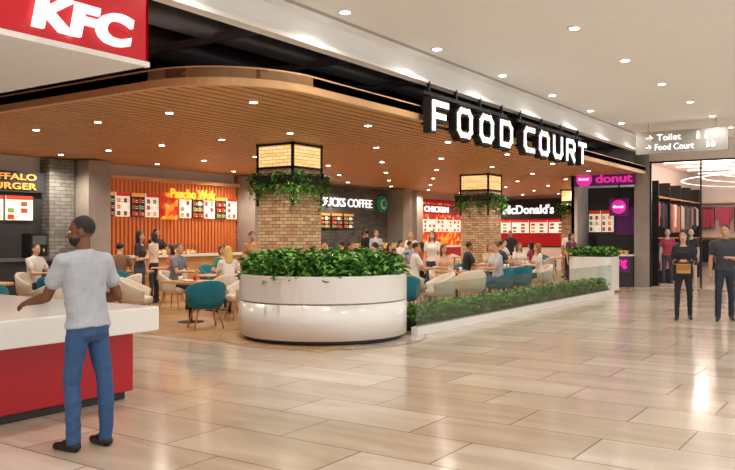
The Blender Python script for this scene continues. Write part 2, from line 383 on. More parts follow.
# balustrade + low planting
b=B(); b.box(10.75,21.15,6.34,6.46,0,.13,'solid'); b.box(11.15,21.1,6.46,6.9,0,.16,'soil'); b.box(11.15,21.1,6.9,6.94,0,.2,'char')
b.leaves(lambda:(random.uniform(11.1,21.05),random.uniform(6.5,6.88),random.uniform(.15,.40)),6500,.13,(0,1.2),('leaf2','leaf3','leaf2')); b.obj('low_hedge')
b=B()
for i in range(7): 
    xx=10.8+i*1.47; b.box(xx,xx+1.44,6.39,6.402,.131,.80,'glass')
b.obj('glass_balustrade')
# ---------------------------------------------------------------- furniture
def chairmesh(col):
    b=B(); n=22; rings=[]
    for i in range(n+1):
        a=math.radians(-125+250*i/n); k=math.cos(a*.72)**1.0
        top=.60+.23*max(0,k)**1.2; ca,sa=math.sin(a),-math.cos(a)
        prof=[(.25,.36),(.315,.42),(.335,.55),(.35,top-.03),(.335,top),(.305,top),(.285,top-.03),(.265,.52),(.25,.44)]
        rings.append([(r*ca,r*sa*1.0,z) for r,z in prof])
    b.loft(rings,col)
    b.lathe([(.20,.34),(.27,.36),(.285,.42),(.275,.46),(.24,.475),(.05,.48)],col,28)
    for sx in(-1,1):
        for sy_ in(-1,1): b.cyl((sx*.16,sy_*.16,.36),(sx*.25,sy_*.24,0),.02,.012,'legwood',8)
    return b.mesh('tub_chair')
CH={'teal':chairmesh('teal'),'cream':chairmesh('cream')}
def tablemesh(rt=.42,sq=None):
    b=B()
    if sq: b.prism(rr(0,0,sq[0],sq[1],.05),.715,.755,'tabletop'); 
    else: b.lathe([(rt-.01,.715),(rt,.725),(rt,.75),(rt-.01,.755)],'tabletop',36)
    if sq and sq[0]>.7:
        for sx in(-1,1):
            for sy_ in(-1,1): b.cyl((sx*(sq[0]-.15),sy_*(sq[1]-.12),.715),(sx*(sq[0]-.08),sy_*(sq[1]-.08),0),.028,.018,'legwood',10)
    else:
        b.lathe([(.035,.02),(.03,.7),(.12,.715)],'black',14); b.lathe([(.24,0),(.24,.012),(.05,.03)],'black',24)
    return b.mesh('dining_table')
TR=tablemesh(.42); TS=tablemesh(sq=(.38,.38)); TL=tablemesh(sq=(1.0,.4))
def chair(x,y,col,tx,ty,off=0): inst('tub_chair',CH[col],(x,y,0.006),heading(tx-x,ty-y)+off)
def table(x,y,me,rz=0): inst('dining_table',me,(x,y,0.006),rz)
sets=[((10.05,10.75,TS),[(9.55,9.85,'teal'),(9.45,11.5,'cream'),(10.9,10.3,'cream')]),
 ((11.95,12.0,TR),[(11.45,11.15,'cream'),(11.65,12.95,'cream'),(12.75,12.6,'teal')]),
 ((9.7,13.7,TR),[(10.15,12.75,'cream'),(9.4,14.65,'cream'),(8.95,13.2,'teal'),(10.6,14.1,'cream')]),
 ((7.6,13.2,TR),[(7.1,12.4,'teal'),(8.2,12.4,'cream'),(7.4,14.1,'cream')]),
 ((12.2,14.9,TR),[(11.4,14.5,'teal'),(12.9,14.4,'cream'),(11.5,15.3,'teal')]),
 ((15.0,13.9,TL),[(14.4,13.1,'cream'),(15.5,13.1,'cream'),(14.5,14.7,'teal'),(15.6,14.7,'cream')]),
 ((13.4,8.55,TS),[(12.75,7.85,'teal'),(14.15,7.85,'cream'),(14.15,9.3,'cream'),(12.7,9.2,'teal')]),
 ((16.2,8.5,TS),[(15.5,7.8,'cream'),(16.95,7.8,'teal'),(15.5,9.25,'cream'),(16.9,9.25,'cream')]),
 ((18.8,8.5,TS),[(18.1,7.8,'teal'),(19.5,7.8,'cream'),(18.1,9.25,'teal'),(19.5,9.25,'cream')]),
 ((16.0,11.0,TL),[(15.4,10.2,'cream'),(16.5,10.2,'cream'),(15.4,11.8,'cream'),(16.5,11.8,'teal')]),
 ((19.3,11.2,TL),[(18.7,10.4,'cream'),(19.8,10.4,'teal'),(18.7,12.0,'cream'),(19.8,12.0,'cream')]),
 ((18.8,14.0,TL),[(18.2,13.2,'teal'),(19.3,13.2,'cream'),(18.2,14.8,'cream'),(19.3,14.8,'cream')]),
 ((23.0,13.8,TL),[(22.4,13.0,'cream'),(23.5,13.0,'teal'),(22.4,14.6,'cream'),(23.5,14.6,'cream')]),
 ((21.4,8.95,TS),[(20.7,9.5,'cream'),(22.1,9.5,'teal')]),
 ((25.5,11.0,TL),[(24.9,10.2,'teal'),(26,10.2,'cream'),(24.9,11.8,'cream'),(26,11.8,'cream')]),
 ((29,10.6,TL),[(28.4,9.8,'teal'),(29.5,9.8,'cream'),(28.4,11.4,'cream'),(29.5,11.4,'teal')]),
 ((27.5,13.8,TL),[(26.9,13.0,'cream'),(28,13.0,'teal'),(26.9,14.6,'cream'),(28,14.6,'cream')])]
for (tx,ty,me),cs in sets:
    table(tx,ty,me)
    for (x,y,cname) in cs: chair(x,y,cname,x if me is TL else tx,ty)
b=B()
for (tx,ty,me),cs in sets:
    for q in range(3 if me is TL else 2):
        x=tx+random.uniform(-.6,.6)*(1 if me is TL else .35); y=ty+random.uniform(-.18,.18); m=random.choice(('white','menuw','red','white'))
        b.lathe([(.028,.762),(.036,.85),(.03,.85),(.024,.775)],m,14,(x,y)); b.lathe([(.07,.762),(.105,.778),(.1,.778),(.06,.768)],'white',20,(x+.14*(1 if x<tx else -1),y))
b.obj('tableware')
# ---------------------------------------------------------------- back wall shops
RX=(1,0,0); RY=(0,-1,0)
b=B() # burger shop
b.box(8.6,11.35,17.2,17.45,2.62,3.1,'char'); b.text('BUFFALO',(9.7,17.19,2.9),RX,(0,0,1),1.4,.15,.03,'amber',.01); b.text('BURGER',(9.85,17.19,2.68),RX,(0,0,1),1.25,.15,.03,'amber',.01)
b.box(8.6,11.35,17.35,17.48,0,2.62,'char'); 
for i in range(3): b.board((8.9+i*.75,17.34,1.95),RX,.68,.58)
b.box(8.6,11.2,15.9,16.5,0,1.02,'char'); b.box(8.5,11.25,15.82,16.55,1.02,1.08,'steel')
b.obj('burger_stall')
b=B(); b.box(0,.42,0,.35,0,.55,'black'); b.box(.04,.38,-.02,0,.3,.5,'steel'); b.cyl((.12,-.03,.12),(.12,-.03,.22),.03,.03,'chrome'); b.cyl((.3,-.03,.12),(.3,-.03,.22),.03,.03,'chrome'); b.box(.03,.39,-.12,0,0,.04,'steel'); ob=b.obj('coffee_machine',(10.2,16.0,1.082))
b=B(); b.box(11.4,12.1,17.1,17.49,0,WZ-.09,'stone'); b.obj('stone_pilaster')
b=B(); b.box(12.15,12.8,16.6,17.49,0,WZ-.09,'taupe'); b.box(12.12,12.83,16.57,17.49,0,.12,'char'); b.obj('stone_pier')
b=B(); # wok
b.box(12.85,18.15,17.42,17.48,0,3.15,'orangebk')
x=12.9
while x<18.05: b.box(x,x+.075,17.34,17.42,0,3.1,'orange'); x+=.135
b.box(12.85,18.15,17.2,17.48,3.1,3.2,'woodlt')
b.box(15.05,15.6,17.22,17.32,2.05,2.8,'poster')
for i in range(4): b.board((13.0+i*.5,17.32,2.1),RX,.44,.65,i%2==0)
for i in range(5): b.board((15.75+i*.48,17.32,2.1),RX,.42,.65,i%2==1)
b.text('Pancho Wok',(15.3,17.2,2.66),RX,(0,0,1),1.75,.27,.05,'yellow',.015)
b.box(12.95,18.05,15.9,16.5,0,1.02,'tabletop'); b.box(12.9,18.1,15.82,16.55,1.02,1.08,'solid'); b.box(13.4,15.2,15.95,16.4,1.08,1.35,'glass'); b.box(13.45,15.15,16.0,16.35,1.08,1.2,'food')
b.obj('noodle_stall')
b=B(); b.box(18.2,21.15,17.3,17.49,0,WZ-.09,'redbrick'); b.box(18.2,18.5,16.6,17.3,0,WZ-.09,'taupe'); b.obj('brick_feature_wall')
b=B(); # coffee
b.box(21.2,26.95,17.35,17.49,0,WZ-.1,'darkstone'); b.text('STARBUCKS COFFEE',(21.35,17.3,2.66),RX,(0,0,1),4.4,.32,.04,'whitelit',.0)
for i in range(4): b.board((21.6+i*.75,17.34,1.85),RX,.65,.55,True)
b.box(21.4,26.6,15.9,16.5,0,1.02,'tabletop'); b.box(21.3,26.7,15.82,16.55,1.02,1.08,'black'); b.box(23,25.5,15.88,16.4,1.08,1.45,'glass'); b.box(23.05,25.45,15.95,16.35,1.08,1.3,'food')
b.obj('coffee_stall')
b=B(); b.cyl((26.5,17.22,2.85),(26.5,17.34,2.85),.33,.33,'green',32); b.cyl((26.5,17.2,2.85),(26.5,17.22,2.85),.21,.21,'white',24); b.cyl((26.5,17.19,2.85),(26.5,17.2,2.85),.14,.14,'green',24); b.obj('round_logo_sign')
b=B(); b.box(27.0,27.7,16.6,17.49,0,WZ-.09,'taupe'); b.obj('stone_pier')
b=B(); b.box(28.6,29.1,16.9,17.49,0,WZ-.09,'taupe'); b.obj('stone_pier')
b=B(); b.box(29.2,33.4,17.3,17.49,.3,3.1,'poster'); b.box(29.2,33.4,17.25,17.32,3.05,3.2,'red'); b.box(29.4,33.2,15.9,16.5,0,1.08,'red'); b.box(29.3,33.3,15.85,16.55,1.08,1.13,'white')
b.box(29.3,33.3,17.2,17.3,2.55,2.95,'red'); b.text('CHICKEN',(29.7,17.19,2.62),RX,(0,0,1),2.2,.26,.04,'whitelit',.02)
for i in range(5): b.board((29.4+i*.78,17.29,1.75),RX,.7,.65)
b.obj('chicken_stall')
b=B(); b.box(33.5,35.7,17.3,17.49,0,3.3,'char'); 
for i in range(3): b.board((33.6+i*.7,17.3,2.0),RX,.62,.6)
b.obj('menu_wall')
b=B()
b.box(35.8,35.98,11.8,16.9,2.4,3.35,'black'); b.text("McDonald's",(35.79,16.2,2.62),RY,(0,0,1),2.6,.45,.05,'whitelit',.02)
b.box(35.85,35.98,11.8,16.9,0,2.4,'red')
for i in range(5): b.board((35.84,16.7-i*.95,1.7),RY,.86,.6)
b.box(34.0,34.6,12.0,16.5,0,1.05,'white'); b.box(33.95,34.65,11.9,16.6,1.05,1.1,'black'); b.obj('burger_restaurant_counter')
b=B(); b.box(35.8,35.98,9.0,11.4,.2,3.2,'poster'); b.obj('wall_poster')
# donut shop
b=B(); b.box(XE+.9,XE+1.0,6.85,8.55,0,3.15,'char'); b.box(XE+.86,XE+.9,6.9,7.6,1.6,2.5,'purple')
for i in range(2): b.board((XE+.9,8.5-i*.42,1.7),RY,.38,.7,False)
b.box(XE-.05,XE-.01,6.75,8.7,3.16,3.6,'purple'); b.text('donut',(XE-.07,7.98,3.24),RY,(0,0,1),1.15,.28,.04,'pink',.03)
b.cyl((XE-.12,8.35,3.38),(XE-.06,8.35,3.38),.25,.25,'pink',32); b.text('donut',(XE-.13,8.52,3.34),RY,(0,0,1),.34,.09,.02,'whitelit',.01)
b.box(XE-.4,XE-.02,6.82,8.55,0,.95,'char'); b.box(XE-.45,XE-.01,6.78,8.6,.95,1.0,'solid'); b.box(XE-.38,XE-.05,6.9,8.5,1.0,1.3,'glass'); b.box(XE-.34,XE-.08,6.95,8.45,1.0,1.12,'food')
b.box(XE-.42,XE-.4,6.82,7.5,.45,.93,'purple'); b.text('yang',(XE-.43,7.42,.56),RY,(0,0,1),.52,.28,.03,'pink',.03)
b.box(XE-.08,XE-.04,6.95,7.55,2.2,2.75,'purple'); b.cyl((XE-.12,7.25,2.48),(XE-.08,7.25,2.48),.22,.22,'pink',28); b.text('donut',(XE-.13,7.41,2.44),RY,(0,0,1),.32,.09,.02,'whitelit',.01); b.box(XE-.07,XE-.04,7.23,7.27,2.7,3.2,'black'); b.obj('donut_stall')
# wayfinding sign
b=B(); b.box(20.5,20.6,3.42,5.6,3.66,4.22,'panelgrey')
b.text('→ Toilet',(20.49,5.35,3.98),RY,(0,0,1),.85,.16,.01,'whitelit',.01); b.text('→ Food Court',(20.49,5.35,3.74),RY,(0,0,1),1.15,.16,.01,'whitelit',.01)
for i in range(3):
    yy=4.1-i*.2; b.cyl((20.48,yy,4.13),(20.5,yy,4.13),.03,.03,'whitelit',12); b.box(20.48,20.5,yy-.035,yy+.035,3.97,4.09,'whitelit')
for q in(0,.12): b.cyl((20.485,3.9-q,3.74),(20.485,3.88-q,3.9),.012,.012,'whitelit',8); b.ell((20.485,3.86-q,3.8),(.012,.035,.05),'whitelit')
for yy in(3.7,5.3): b.cyl((20.55,yy,4.2),(20.55,yy,CZ),.012,.012,'chrome',8)
b.obj('wayfinding_sign')
# ---------------------------------------------------------------- store interior
b=B(); b.box(XE+.1,XE+.12,4.9,6.33,.02,3.8,'shopglass'); b.box(XE+.1,XE+.12,.45,3.0,.02,3.8,'shopglass')
for yy in(6.3,4.86,2.98,.42): b.box(XE+.06,XE+.16,yy,yy+.04,0,3.85,'black')
b.box(XE+.06,XE+.16,.42,6.35,3.8,3.86,'black'); b.obj('window_1')
b=B()
for i in range(4):
    b.box(XE+1.2+i*1.7,XE+1.28+i*1.7,-2,6.2,3.87,3.9,'strip')
for k in range(3):
    o=[]
    for w in(0,.07):
        o.append([(XE+3.5+ (1.2+k*.6+w)*1.5*math.cos(math.pi*2*j/40),3.6+(1.2+k*.6+w)*math.sin(math.pi*2*j/40),3.6-k*.12) for j in range(40)])
    b.loft(o,'strip',False,False)
b.obj('ceiling_light_fixture')
gc=['#d9c4b8','#b8485f','#2a2a30','#c98d74','#e8ddd4','#7b3f3a','#d08a94','#7c7068','#3c4250']
def wallrail(o,r,w):
    b=B(); u=(0,0,1); b.obox(o,r,u,0,w,0,3.3,0,.03,'storewhite')
    for z,h in((1.35,1.0),(2.65,1.0)):
        b.obox(o,r,u,0,w,z,z+.025,.2,.225,'chrome'); b.obox(o,r,u,0,w,z+.12,z+.16,.03,.4,'tabletop')
        x=.1
        while x<w-.3:
            m=cm(random.choice(gc)); n=random.randint(4,9); L=random.uniform(.7,1.0)
            if random.random()<.3:
                b.obox(o,r,u,x+.1,x+.46,z-L,z-.03,.25,.31,m); b.obox(o,r,u,x,x+.11,z-L*.6,z-.06,.25,.3,m); b.obox(o,r,u,x+.45,x+.56,z-L*.6,z-.06,.25,.3,m); x+=.62; continue
            for q in range(n):
                l_=L*random.uniform(.94,1.03); b.obox(o,r,u,x,x+.04,z-l_,z-.1,.06,.38,m,.95); b.obox(o,r,u,x+.003,x+.037,z-.1,z-.01,.06,.38,m,.25); x+=.055
            x+=.06
    for i in range(int(w/1.5)+1): b.obox(o,r,u,min(w-.03,i*1.5),min(w,i*1.5+.03),0,3.3,.03,.4,'black')
    b.obj('clothing_wall_display')
wallrail((31.98,6.3,0.01),RY,8.6)
wallrail((25.4,6.64,0.01),RX,6.2)
def rack(x,y,rz):
    b=B(); b.cyl((-.7,0,1.45),(.7,0,1.45),.015,.015,'chrome',8)
    for s_ in(-1,1): b.cyl((s_*.7,0,0.0),(s_*.7,0,1.45),.015,.015,'chrome',8); b.box(s_*.7-.02,s_*.7+.02,-.25,.25,0,.03,'chrome')
    for i in range(22):
        xx=-.64+i*.06; m=cm(random.choice(gc)); h=random.uniform(.65,.95)
        b.loft([[(xx-.018,-w,z_),(xx+.018,-w,z_),(xx+.018,w,z_),(xx-.018,w,z_)] for z_,w in((1.42-h,.19),(1.33,.2),(1.42,.04))],m,False)
    b.obj('clothes_rack',(x,y,0.008),rz)
for x,y,r in((27.2,4.9,.2),(26.4,1.9,1.5),(27.0,3.3,.3),(28.6,2.2,1.5),(29.0,5.0,.1),(29.4,3.6,.3),(28.5,.4,1.4)): rack(x,y,r)
for x,y in((26.5,3),(28.5,5),(30,1.5),(26.3,5.2)):
    l=D.lights.new('shop','POINT'); l.energy=34; l.color=(1,.91,.84); l.shadow_soft_size=.2; o=D.objects.new('shop_lamp',l); o.location=(x,y,3.3); COL.objects.link(o)
# ---------------------------------------------------------------- PEOPLE
def closed(rings):
    n=len(rings[0]); vs=[Vector(p) for r in rings for p in r]; fs=[]
    for i in range(len(rings)-1):
        for j in range(n):
            k=(j+1)%n; fs.append((i*n+j,i*n+k,(i+1)*n+k,(i+1)*n+j))
    fs.append(tuple(range(n-1,-1,-1))); fs.append(tuple((len(rings)-1)*n+j for j in range(n)))
    return vs,fs
def caps(p0,p1,r0,r1,n=12,flat=None):
    p0=Vector(p0);p1=Vector(p1); a=(p1-p0)
    a=a.normalized() if a.length>1e-6 else Vector((0,0,1))
    u=a.orthogonal().normalized(); w=a.cross(u); rings=[]
    for p,r,ts in((p0,r0,(-80,-50,-20,0)),(p1,r1,(0,20,50,80))):
        for t in ts:
            t=math.radians(t); q=p+a*r*math.sin(t); rad=r*math.cos(t)
            rings.append([q+(u*math.cos(2*math.pi*j/n)+w*math.sin(2*math.pi*j/n))*rad for j in range(n)])
    return closed(rings)
def ellp(c,r,ax=None,n=14,k=9):
    c=Vector(c); X,Y,Z=ax if ax else (Vector((1,0,0)),Vector((0,1,0)),Vector((0,0,1))); rings=[]
    for i in range(k+1):
        t=-math.pi/2+math.pi*min(max(i/k,.03),.97)
        rings.append([c+X*(r[0]*math.cos(t)*math.cos(2*math.pi*j/n))+Y*(r[1]*math.cos(t)*math.sin(2*math.pi*j/n))+Z*(r[2]*math.sin(t)) for j in range(n)])
    return closed(rings)
ARMS={'down':((.14,.0,-1),(.04,.22,-1)),'table':((.15,.55,-.85),(-.35,.9,.05)),'phone':((.15,.35,-.9),(-.35,.8,.45)),
 'hold':((.18,.1,-1),(-.6,.75,.15)),'counter':((.1,.55,-.85),(-.1,.97,-.2)),'counter2':((.30,-.08,-.98),(-.5,.82,-.1))}
def human(name,loc,rz,H=1.75,pose='stand',fem=False,skin='#c68f6c',top='#ffffff',bot='#2b3a55',shoe='#15151a',hair='#1c1411',sleeve='short',hst='short',arms=('down','down'),lean=0,vox=.016,hyaw=0,hpitch=0,beard=False,legs=None,seat=.46,plain=None,fing=True):
    P_={'skin':[],'top':[],'bot':[],'shoe':[],'hair':[]}; EX=[]
    L1=L2=.235*H
    if pose=='stand': la=legs or ((2,2),(2,3))
    elif pose=='walk': la=legs or ((20,2),(-8,28))
    if pose=='sit':
        hz=seat+.052*H; ca=(hz-(L2+.045*H))/L1; a=math.degrees(math.acos(max(-1,min(1,ca)))); la=((a,3),(a,-6))
    else:
        hz=max(L1*math.cos(math.radians(a))+L2*math.cos(math.radians(b_)) for a,b_ in la)+.045*H
    hc=Vector((0,0,hz)); RL=Matrix.Rotation(-math.radians(lean),3,'X')
    def P(x,y,z): return hc+RL@(Vector((x,y,z-.515))*H)
    HR=Matrix.Rotation(math.radians(hyaw),3,'Z')@Matrix.Rotation(math.radians(-hpitch),3,'X')
    def HP(x,y,z): 
        q=HR@Vector((x,y,z-.885)); return P(q.x,q.y+.006,q.z+.885)
    def HAX(): 
        A=RL@HR; return (A@Vector((1,0,0)),A@Vector((0,1,0)),A@Vector((0,0,1)))
    def ring(z,rx,ry,yo=0,n=20,e=.85):
        o=[]
        for j in range(n):
            t=2*math.pi*j/n; cx,cy=math.cos(t),math.sin(t)
            o.append(P(rx*math.copysign(abs(cx)**e,cx),yo+ry*math.copysign(abs(cy)**e,cy),z))
        return o
    if fem:
        tb=[(.46,.05,.045,-.004),(.49,.088,.062,-.006),(.53,.094,.064,-.006),(.57,.082,.056,0),(.61,.068,.048,0)]
        tt=[(.545,.095,.066,-.004),(.59,.078,.055,0),(.62,.07,.05,0),(.66,.075,.052,.003),(.71,.083,.062,.01),(.745,.084,.064,.012),(.785,.086,.05,.002),(.815,.082,.042,-.003),(.832,.05,.034,-.004)]
        sw=.092; k=.88
    else:
        tb=[(.46,.055,.048,0),(.49,.087,.064,-.005),(.53,.091,.067,-.007),(.57,.084,.06,0),(.60,.08,.056,0)]
        tt=[(.525,.100,.075,-.004),(.55,.096,.070,-.002),(.61,.088,.063,.001),(.66,.092,.064,.003),(.72,.102,.069,.004),(.765,.108,.067,.002),(.80,.106,.058,-.002),(.825,.085,.047,-.006),(.845,.05,.04,-.005),(.852,.040,.037,-.005)]
        sw=.110; k=1
    P_['bot'].append(closed([ring(*r) for r in tb])); P_['top'].append(closed([ring(*r) for r in tt]))
    for s,(a,b_) in zip((1,-1),la):
        a=math.radians(a); bb=math.radians(b_)
        hip=hc+Vector((s*.047*H,0,0)); kn=hip+Vector((s*.07,math.sin(a),-math.cos(a))).normalized()*L1
        an=kn+Vector((s*.02,-math.sin(bb),-math.cos(bb))).normalized()*L2
        if pose!='walk' : an.z=max(an.z,.045*H) if pose=='sit' else .045*H
        P_['bot'].append(caps(hip-Vector((0,0,.005*H)),kn,.051*H*(.96 if fem else 1),.035*H*k)); 
        cf=kn.lerp(an,.3)+Vector((0,-.006*H,0)); P_['bot'].append(caps(kn,cf,.035*H*k,.035*H*k)); P_['bot'].append(caps(cf,an-Vector((0,0,.004*H)),.034*H*k,.026*H*(k if fem else 1.12)))
        if not fem: P_['bot'].append(ellp(an+Vector((0,0,.012*H)),(.031*H,.031*H,.011*H)))
        pt=bb*.9 if b_>12 else 0; fd=Vector((s*.12,math.cos(pt),-math.sin(pt))).normalized()
        he=an+Vector((0,-.012*H,-.022*H)); 
        P_['shoe'].append(caps(he,an+fd*.045*H+Vector((0,0,-.02*H)),.024*H,.024*H)); P_['shoe'].append(caps(an+fd*.03*H+Vector((0,0,-.025*H)),an+fd*.098*H+Vector((0,0,-.03*H)),.022*H,.017*H))
        P_['shoe'].append(caps(an,he,.022*H,.024*H))
    for s,an_ in zip((1,-1),arms):
        up,fo=ARMS[an_]; up=RL@Vector((up[0]*s,up[1],up[2])).normalized(); fo=(Vector((fo[0]*s,fo[1],fo[2]))).normalized()
        sh=P(s*sw,-.002,.806); el=sh+up*.172*H; wr=el+fo*.145*H
        P_['top'].append(caps(P(s*.05,-.004,.815),sh,.034*H*k,.033*H*k))
        P_['skin'].append(caps(sh,el,.028*H*k,.022*H*k)); mid=el.lerp(wr,.3)
        P_['skin'].append(caps(el,mid,.0215*H*k,.0235*H*k)); P_['skin'].append(caps(mid,wr,.0235*H*k,.0145*H*k))
        if sleeve=='long':
            P_['top'].append(caps(sh,el,.034*H*k,.027*H*k)); P_['top'].append(caps(el,el.lerp(wr,.95),.027*H*k,.02*H*k))
        else:
            P_['top'].append(caps(sh,sh.lerp(el,.55),.036*H*k,.036*H*k))
        down=fo.z<-.6; th=Vector((0,1,0)) if down else Vector((-s*1.0,.2,.35)); pn=Vector((-s,0,0)) if down else Vector((0,0,-1))
        S_=(th-fo*th.dot(fo)).normalized(); Nn=fo.cross(S_); Nn=Nn if Nn.dot(pn)>0 else -Nn
        P_['skin'].append(ellp(wr+fo*.028*H,(.022*H*k,.0110*H,.033*H),(S_,Nn,fo)))
        if fing:
            for o_,ln,cu in((.0165,.040,.25),(.0055,.045,.3),(-.0055,.042,.36),(-.0155,.033,.42)):
                p=wr+fo*.046*H+S_*o_*H*k; d=(fo+S_*o_*5).normalized(); ang=cu; r=.0050*H*k
                for q,fr in enumerate((.42,.33,.25)):
                    ang_=ang*(q+.6); dd=(d*math.cos(ang_)+Nn*math.sin(ang_)).normalized(); p2=p+dd*ln*H*fr*1.05
                    EX.append((caps(p,p2,r,r*.9,8),'skin')); p=p2; r*=.9
            p=wr+fo*.012*H+S_*.012*H; r=.0064*H*k
            for dd,l_ in(((fo*.6+S_*.75+Nn*.15),.026),((fo*.9+S_*.3+Nn*.3),.022)):
                p2=p+dd.normalized()*l_*H; EX.append((caps(p,p2,r,r*.85,8),'skin')); p=p2; r*=.85
    P_['skin'].append(caps(P(0,-.006,.82),HP(0,-.004,.9),.032*H*k,.031*H*k))
    if fem: P_['skin'].append(ellp(P(0,.008,.822),(.05*H,.036*H,.016*H)))
    ax=HAX()
    P_['skin'].append(ellp(HP(0,-.004,.945),(.0425*H,.052*H,.052*H),ax)); P_['skin'].append(ellp(HP(0,.016,.908),(.033*H,.034*H,.036*H),ax)); P_['skin'].append(ellp(HP(0,.035,.886),(.016*H,.014*H,.012*H),ax))
    P_['skin'].append(caps(HP(0,.047,.934),HP(0,.060,.916),.005*H,.0085*H,8))
    for s in(-1,1):
        P_['skin'].append(ellp(HP(s*.044,-.004,.925),(.006*H,.012*H,.018*H),ax,8,6))
        EX.append((ellp(HP(s*.0175,.0435,.934),(.0075*H,.005*H,.0045*H),ax,8,6),'eyew')); EX.append((ellp(HP(s*.0175,.0475,.934),(.0036*H,.0022*H,.0036*H),ax,8,6),'eye'))
        EX.append((caps(HP(s*.009,.0475,.944),HP(s*.026,.0425,.944),.0022*H,.0018*H,6),'hair'))
    EX.append((ellp(HP(0,.0475,.9015),(.013*H,.005*H,.0042*H),ax,10,6),'lip'))
    if beard: P_['hair'].append(ellp(HP(0,.017,.897),(.0345*H,.036*H,.030*H),ax)); 
    if hst=='short': P_['hair'].append(ellp(HP(0,-.013,.957),(.046*H,.053*H,.049*H),ax))
    if hst=='buzz': P_['hair'].append(ellp(HP(0,-.011,.953),(.0448*H,.0515*H,.0505*H),ax))
    if hst in('long','bob','bun'):
        P_['hair'].append(ellp(HP(0,-.012,.955),(.049*H,.054*H,.052*H),ax))
    if hst in('long','bob'):
        e=.80 if hst=='long' else .865
        for s in(-1,1): P_['hair'].append(caps(HP(s*.036,-.006,.95),HP(s*.042,-.004,max(e+.02,.84)),.018*H,.014*H))
        if hst=='long':
            for s in(-1,1): P_['hair'].append(caps(HP(s*.042,.0,.86),P(s*.045,.035,.78),.015*H,.008*H))
        rs=[]
        for z,rx,ry,yo in((.97,.03,.03,-.02),(.94,.05,.038,-.026),(.90,.051,.032,-.03),(.87,.05,.026,-.034),(e,.045,.018,-.045),(e-.02,.025,.01,-.045)):
            rs.append([HP(rx*math.cos(2*math.pi*j/16),yo+ry*math.sin(2*math.pi*j/16),z) for j in range(16)])
        P_['hair'].append(closed(rs[::-1]))
    if hst=='bun': P_['hair'].append(ellp(HP(0,-.055,.985),(.024*H,)*3,ax))
    V=[];F=[];trees={}
    for lab,ps in P_.items():
        lv=[];lf=[]
        for vs,fs in ps:
            o=len(lv); lv+=vs; lf+=[tuple(o+i for i in f) for f in fs]
        if lv:
            trees[lab]=BVHTree.FromPolygons(lv,lf); o=len(V); V+=lv; F+=[tuple(o+i for i in f) for f in lf]
    me=D.meshes.new('tmp'); me.from_pydata([tuple(v) for v in V],[],F); ob=D.objects.new('tmp',me); COL.objects.link(ob)
    m1=ob.modifiers.new('r','REMESH'); m1.mode='VOXEL'; m1.voxel_size=vox; m1.use_smooth_shade=True
    m2=ob.modifiers.new('s','SMOOTH'); m2.iterations=2; m2.factor=.5
    dg=bpy.context.evaluated_depsgraph_get(); r_=D.meshes.new_from_object(ob.evaluated_get(dg)); D.objects.remove(ob); D.meshes.remove(me)
    bb=B()
    mm={'skin':cm(skin,.5,0,14,.04),'top':cm(top),'bot':cm(bot),'shoe':cm(shoe,.35,0),'hair':cm(hair,.6,.4,60),'eye':M['black'],'eyew':M['white'],'lip':cm('#a5604f',.5,0)}
    if plain: mm={q:M[plain] for q in mm}
    idx={q:bb.mi(mm[q]) for q in P_}; fold=set()
    for f in r_.polygons:
        c_=f.center; best='top'; bd=9
        for lab,t in trees.items():
            h=t.find_nearest(c_,.08)
            if h[3] is not None and h[3]<bd: bd=h[3];best=lab
        bb.f.append(tuple(f.vertices)); bb.m.append(idx[best]); bb.sm.append(True)
        if best in('top','bot'): fold.update(f.vertices)
    co=[v.co.copy() for v in r_.vertices]
    if vox<.012:
        sd=Vector((loc[0],loc[1],0))
        for i in fold:   # modelled cloth folds
            v=r_.vertices[i]; p=v.co
            w=mnoise.noise(Vector((p.x*4+p.z*3,p.y*4,p.z*9-p.x*5))+sd)
            co[i]=p+v.normal*((1-abs(w)*2.4)*.0065-.0025)
    bb.v=[(v.x,v.y,max(0,v.z)) for v in co]
    D.meshes.remove(r_)
    for (vs,fs),lab in EX: bb.add(vs,fs,mm[lab],True)
    return bb.obj(name,(loc[0],loc[1],loc[2] if len(loc)>2 else .006),rz)
# hero man
human('man',(3.68,5.04,0),heading(-.05,1),1.75,'stand',skin='#744629',top='#afb3bb',bot='#31517c',shoe='#121214',hair='#15100e',hst='buzz',beard=True,arms=('counter2','counter'),lean=5,vox=.008,hyaw=44,legs=((-8,0),(7,6)))
# couple
wf=heading(-.97,-.22)
human('woman',(15.6,3.38,0),wf,1.70,'walk',True,skin='#d0a283',top='#222228',bot='#1b1b21',shoe='#0e0e10',hair='#21150f',sleeve='long',hst='long',arms=('hold','hold'),vox=.011,hyaw=-14,legs=((12,2),(-7,12)))
human('man',(15.85,2.70,0),wf,1.80,'walk',skin='#c8946f',top='#3a3d43',bot='#262d3e',shoe='#0e0e10',hair='#1a1210',sleeve='short',hst='short',arms=('down','hold'),vox=.011,hyaw=-12,legs=((11,2),(-7,12)))
b=B(); b.boxr((0,0,0),(.24,.08,.17),0,cm('#c78f52',.5)); b.boxr((0,.042,.02),(.22,.01,.1),0,cm('#a8733a',.5)); b.cyl((-.09,0,.08),(-.05,0,.17),.008,.008,cm('#8a5a2c')); b.cyl((.09,0,.08),(.05,0,.17),.008,.008,cm('#8a5a2c')); b.cyl((-.05,0,.17),(.05,0,.17),.008,.008,cm('#8a5a2c')); b.obj('handbag',(15.19,3.29,.98),wf)
def seated(x,y,tx,ty,**k):
    human('seated_woman' if k.get('fem') else 'seated_man',(x,y),heading(tx-x,ty-y),pose='sit',arms=k.pop('arms',('table','table')),seat=.48,**k)
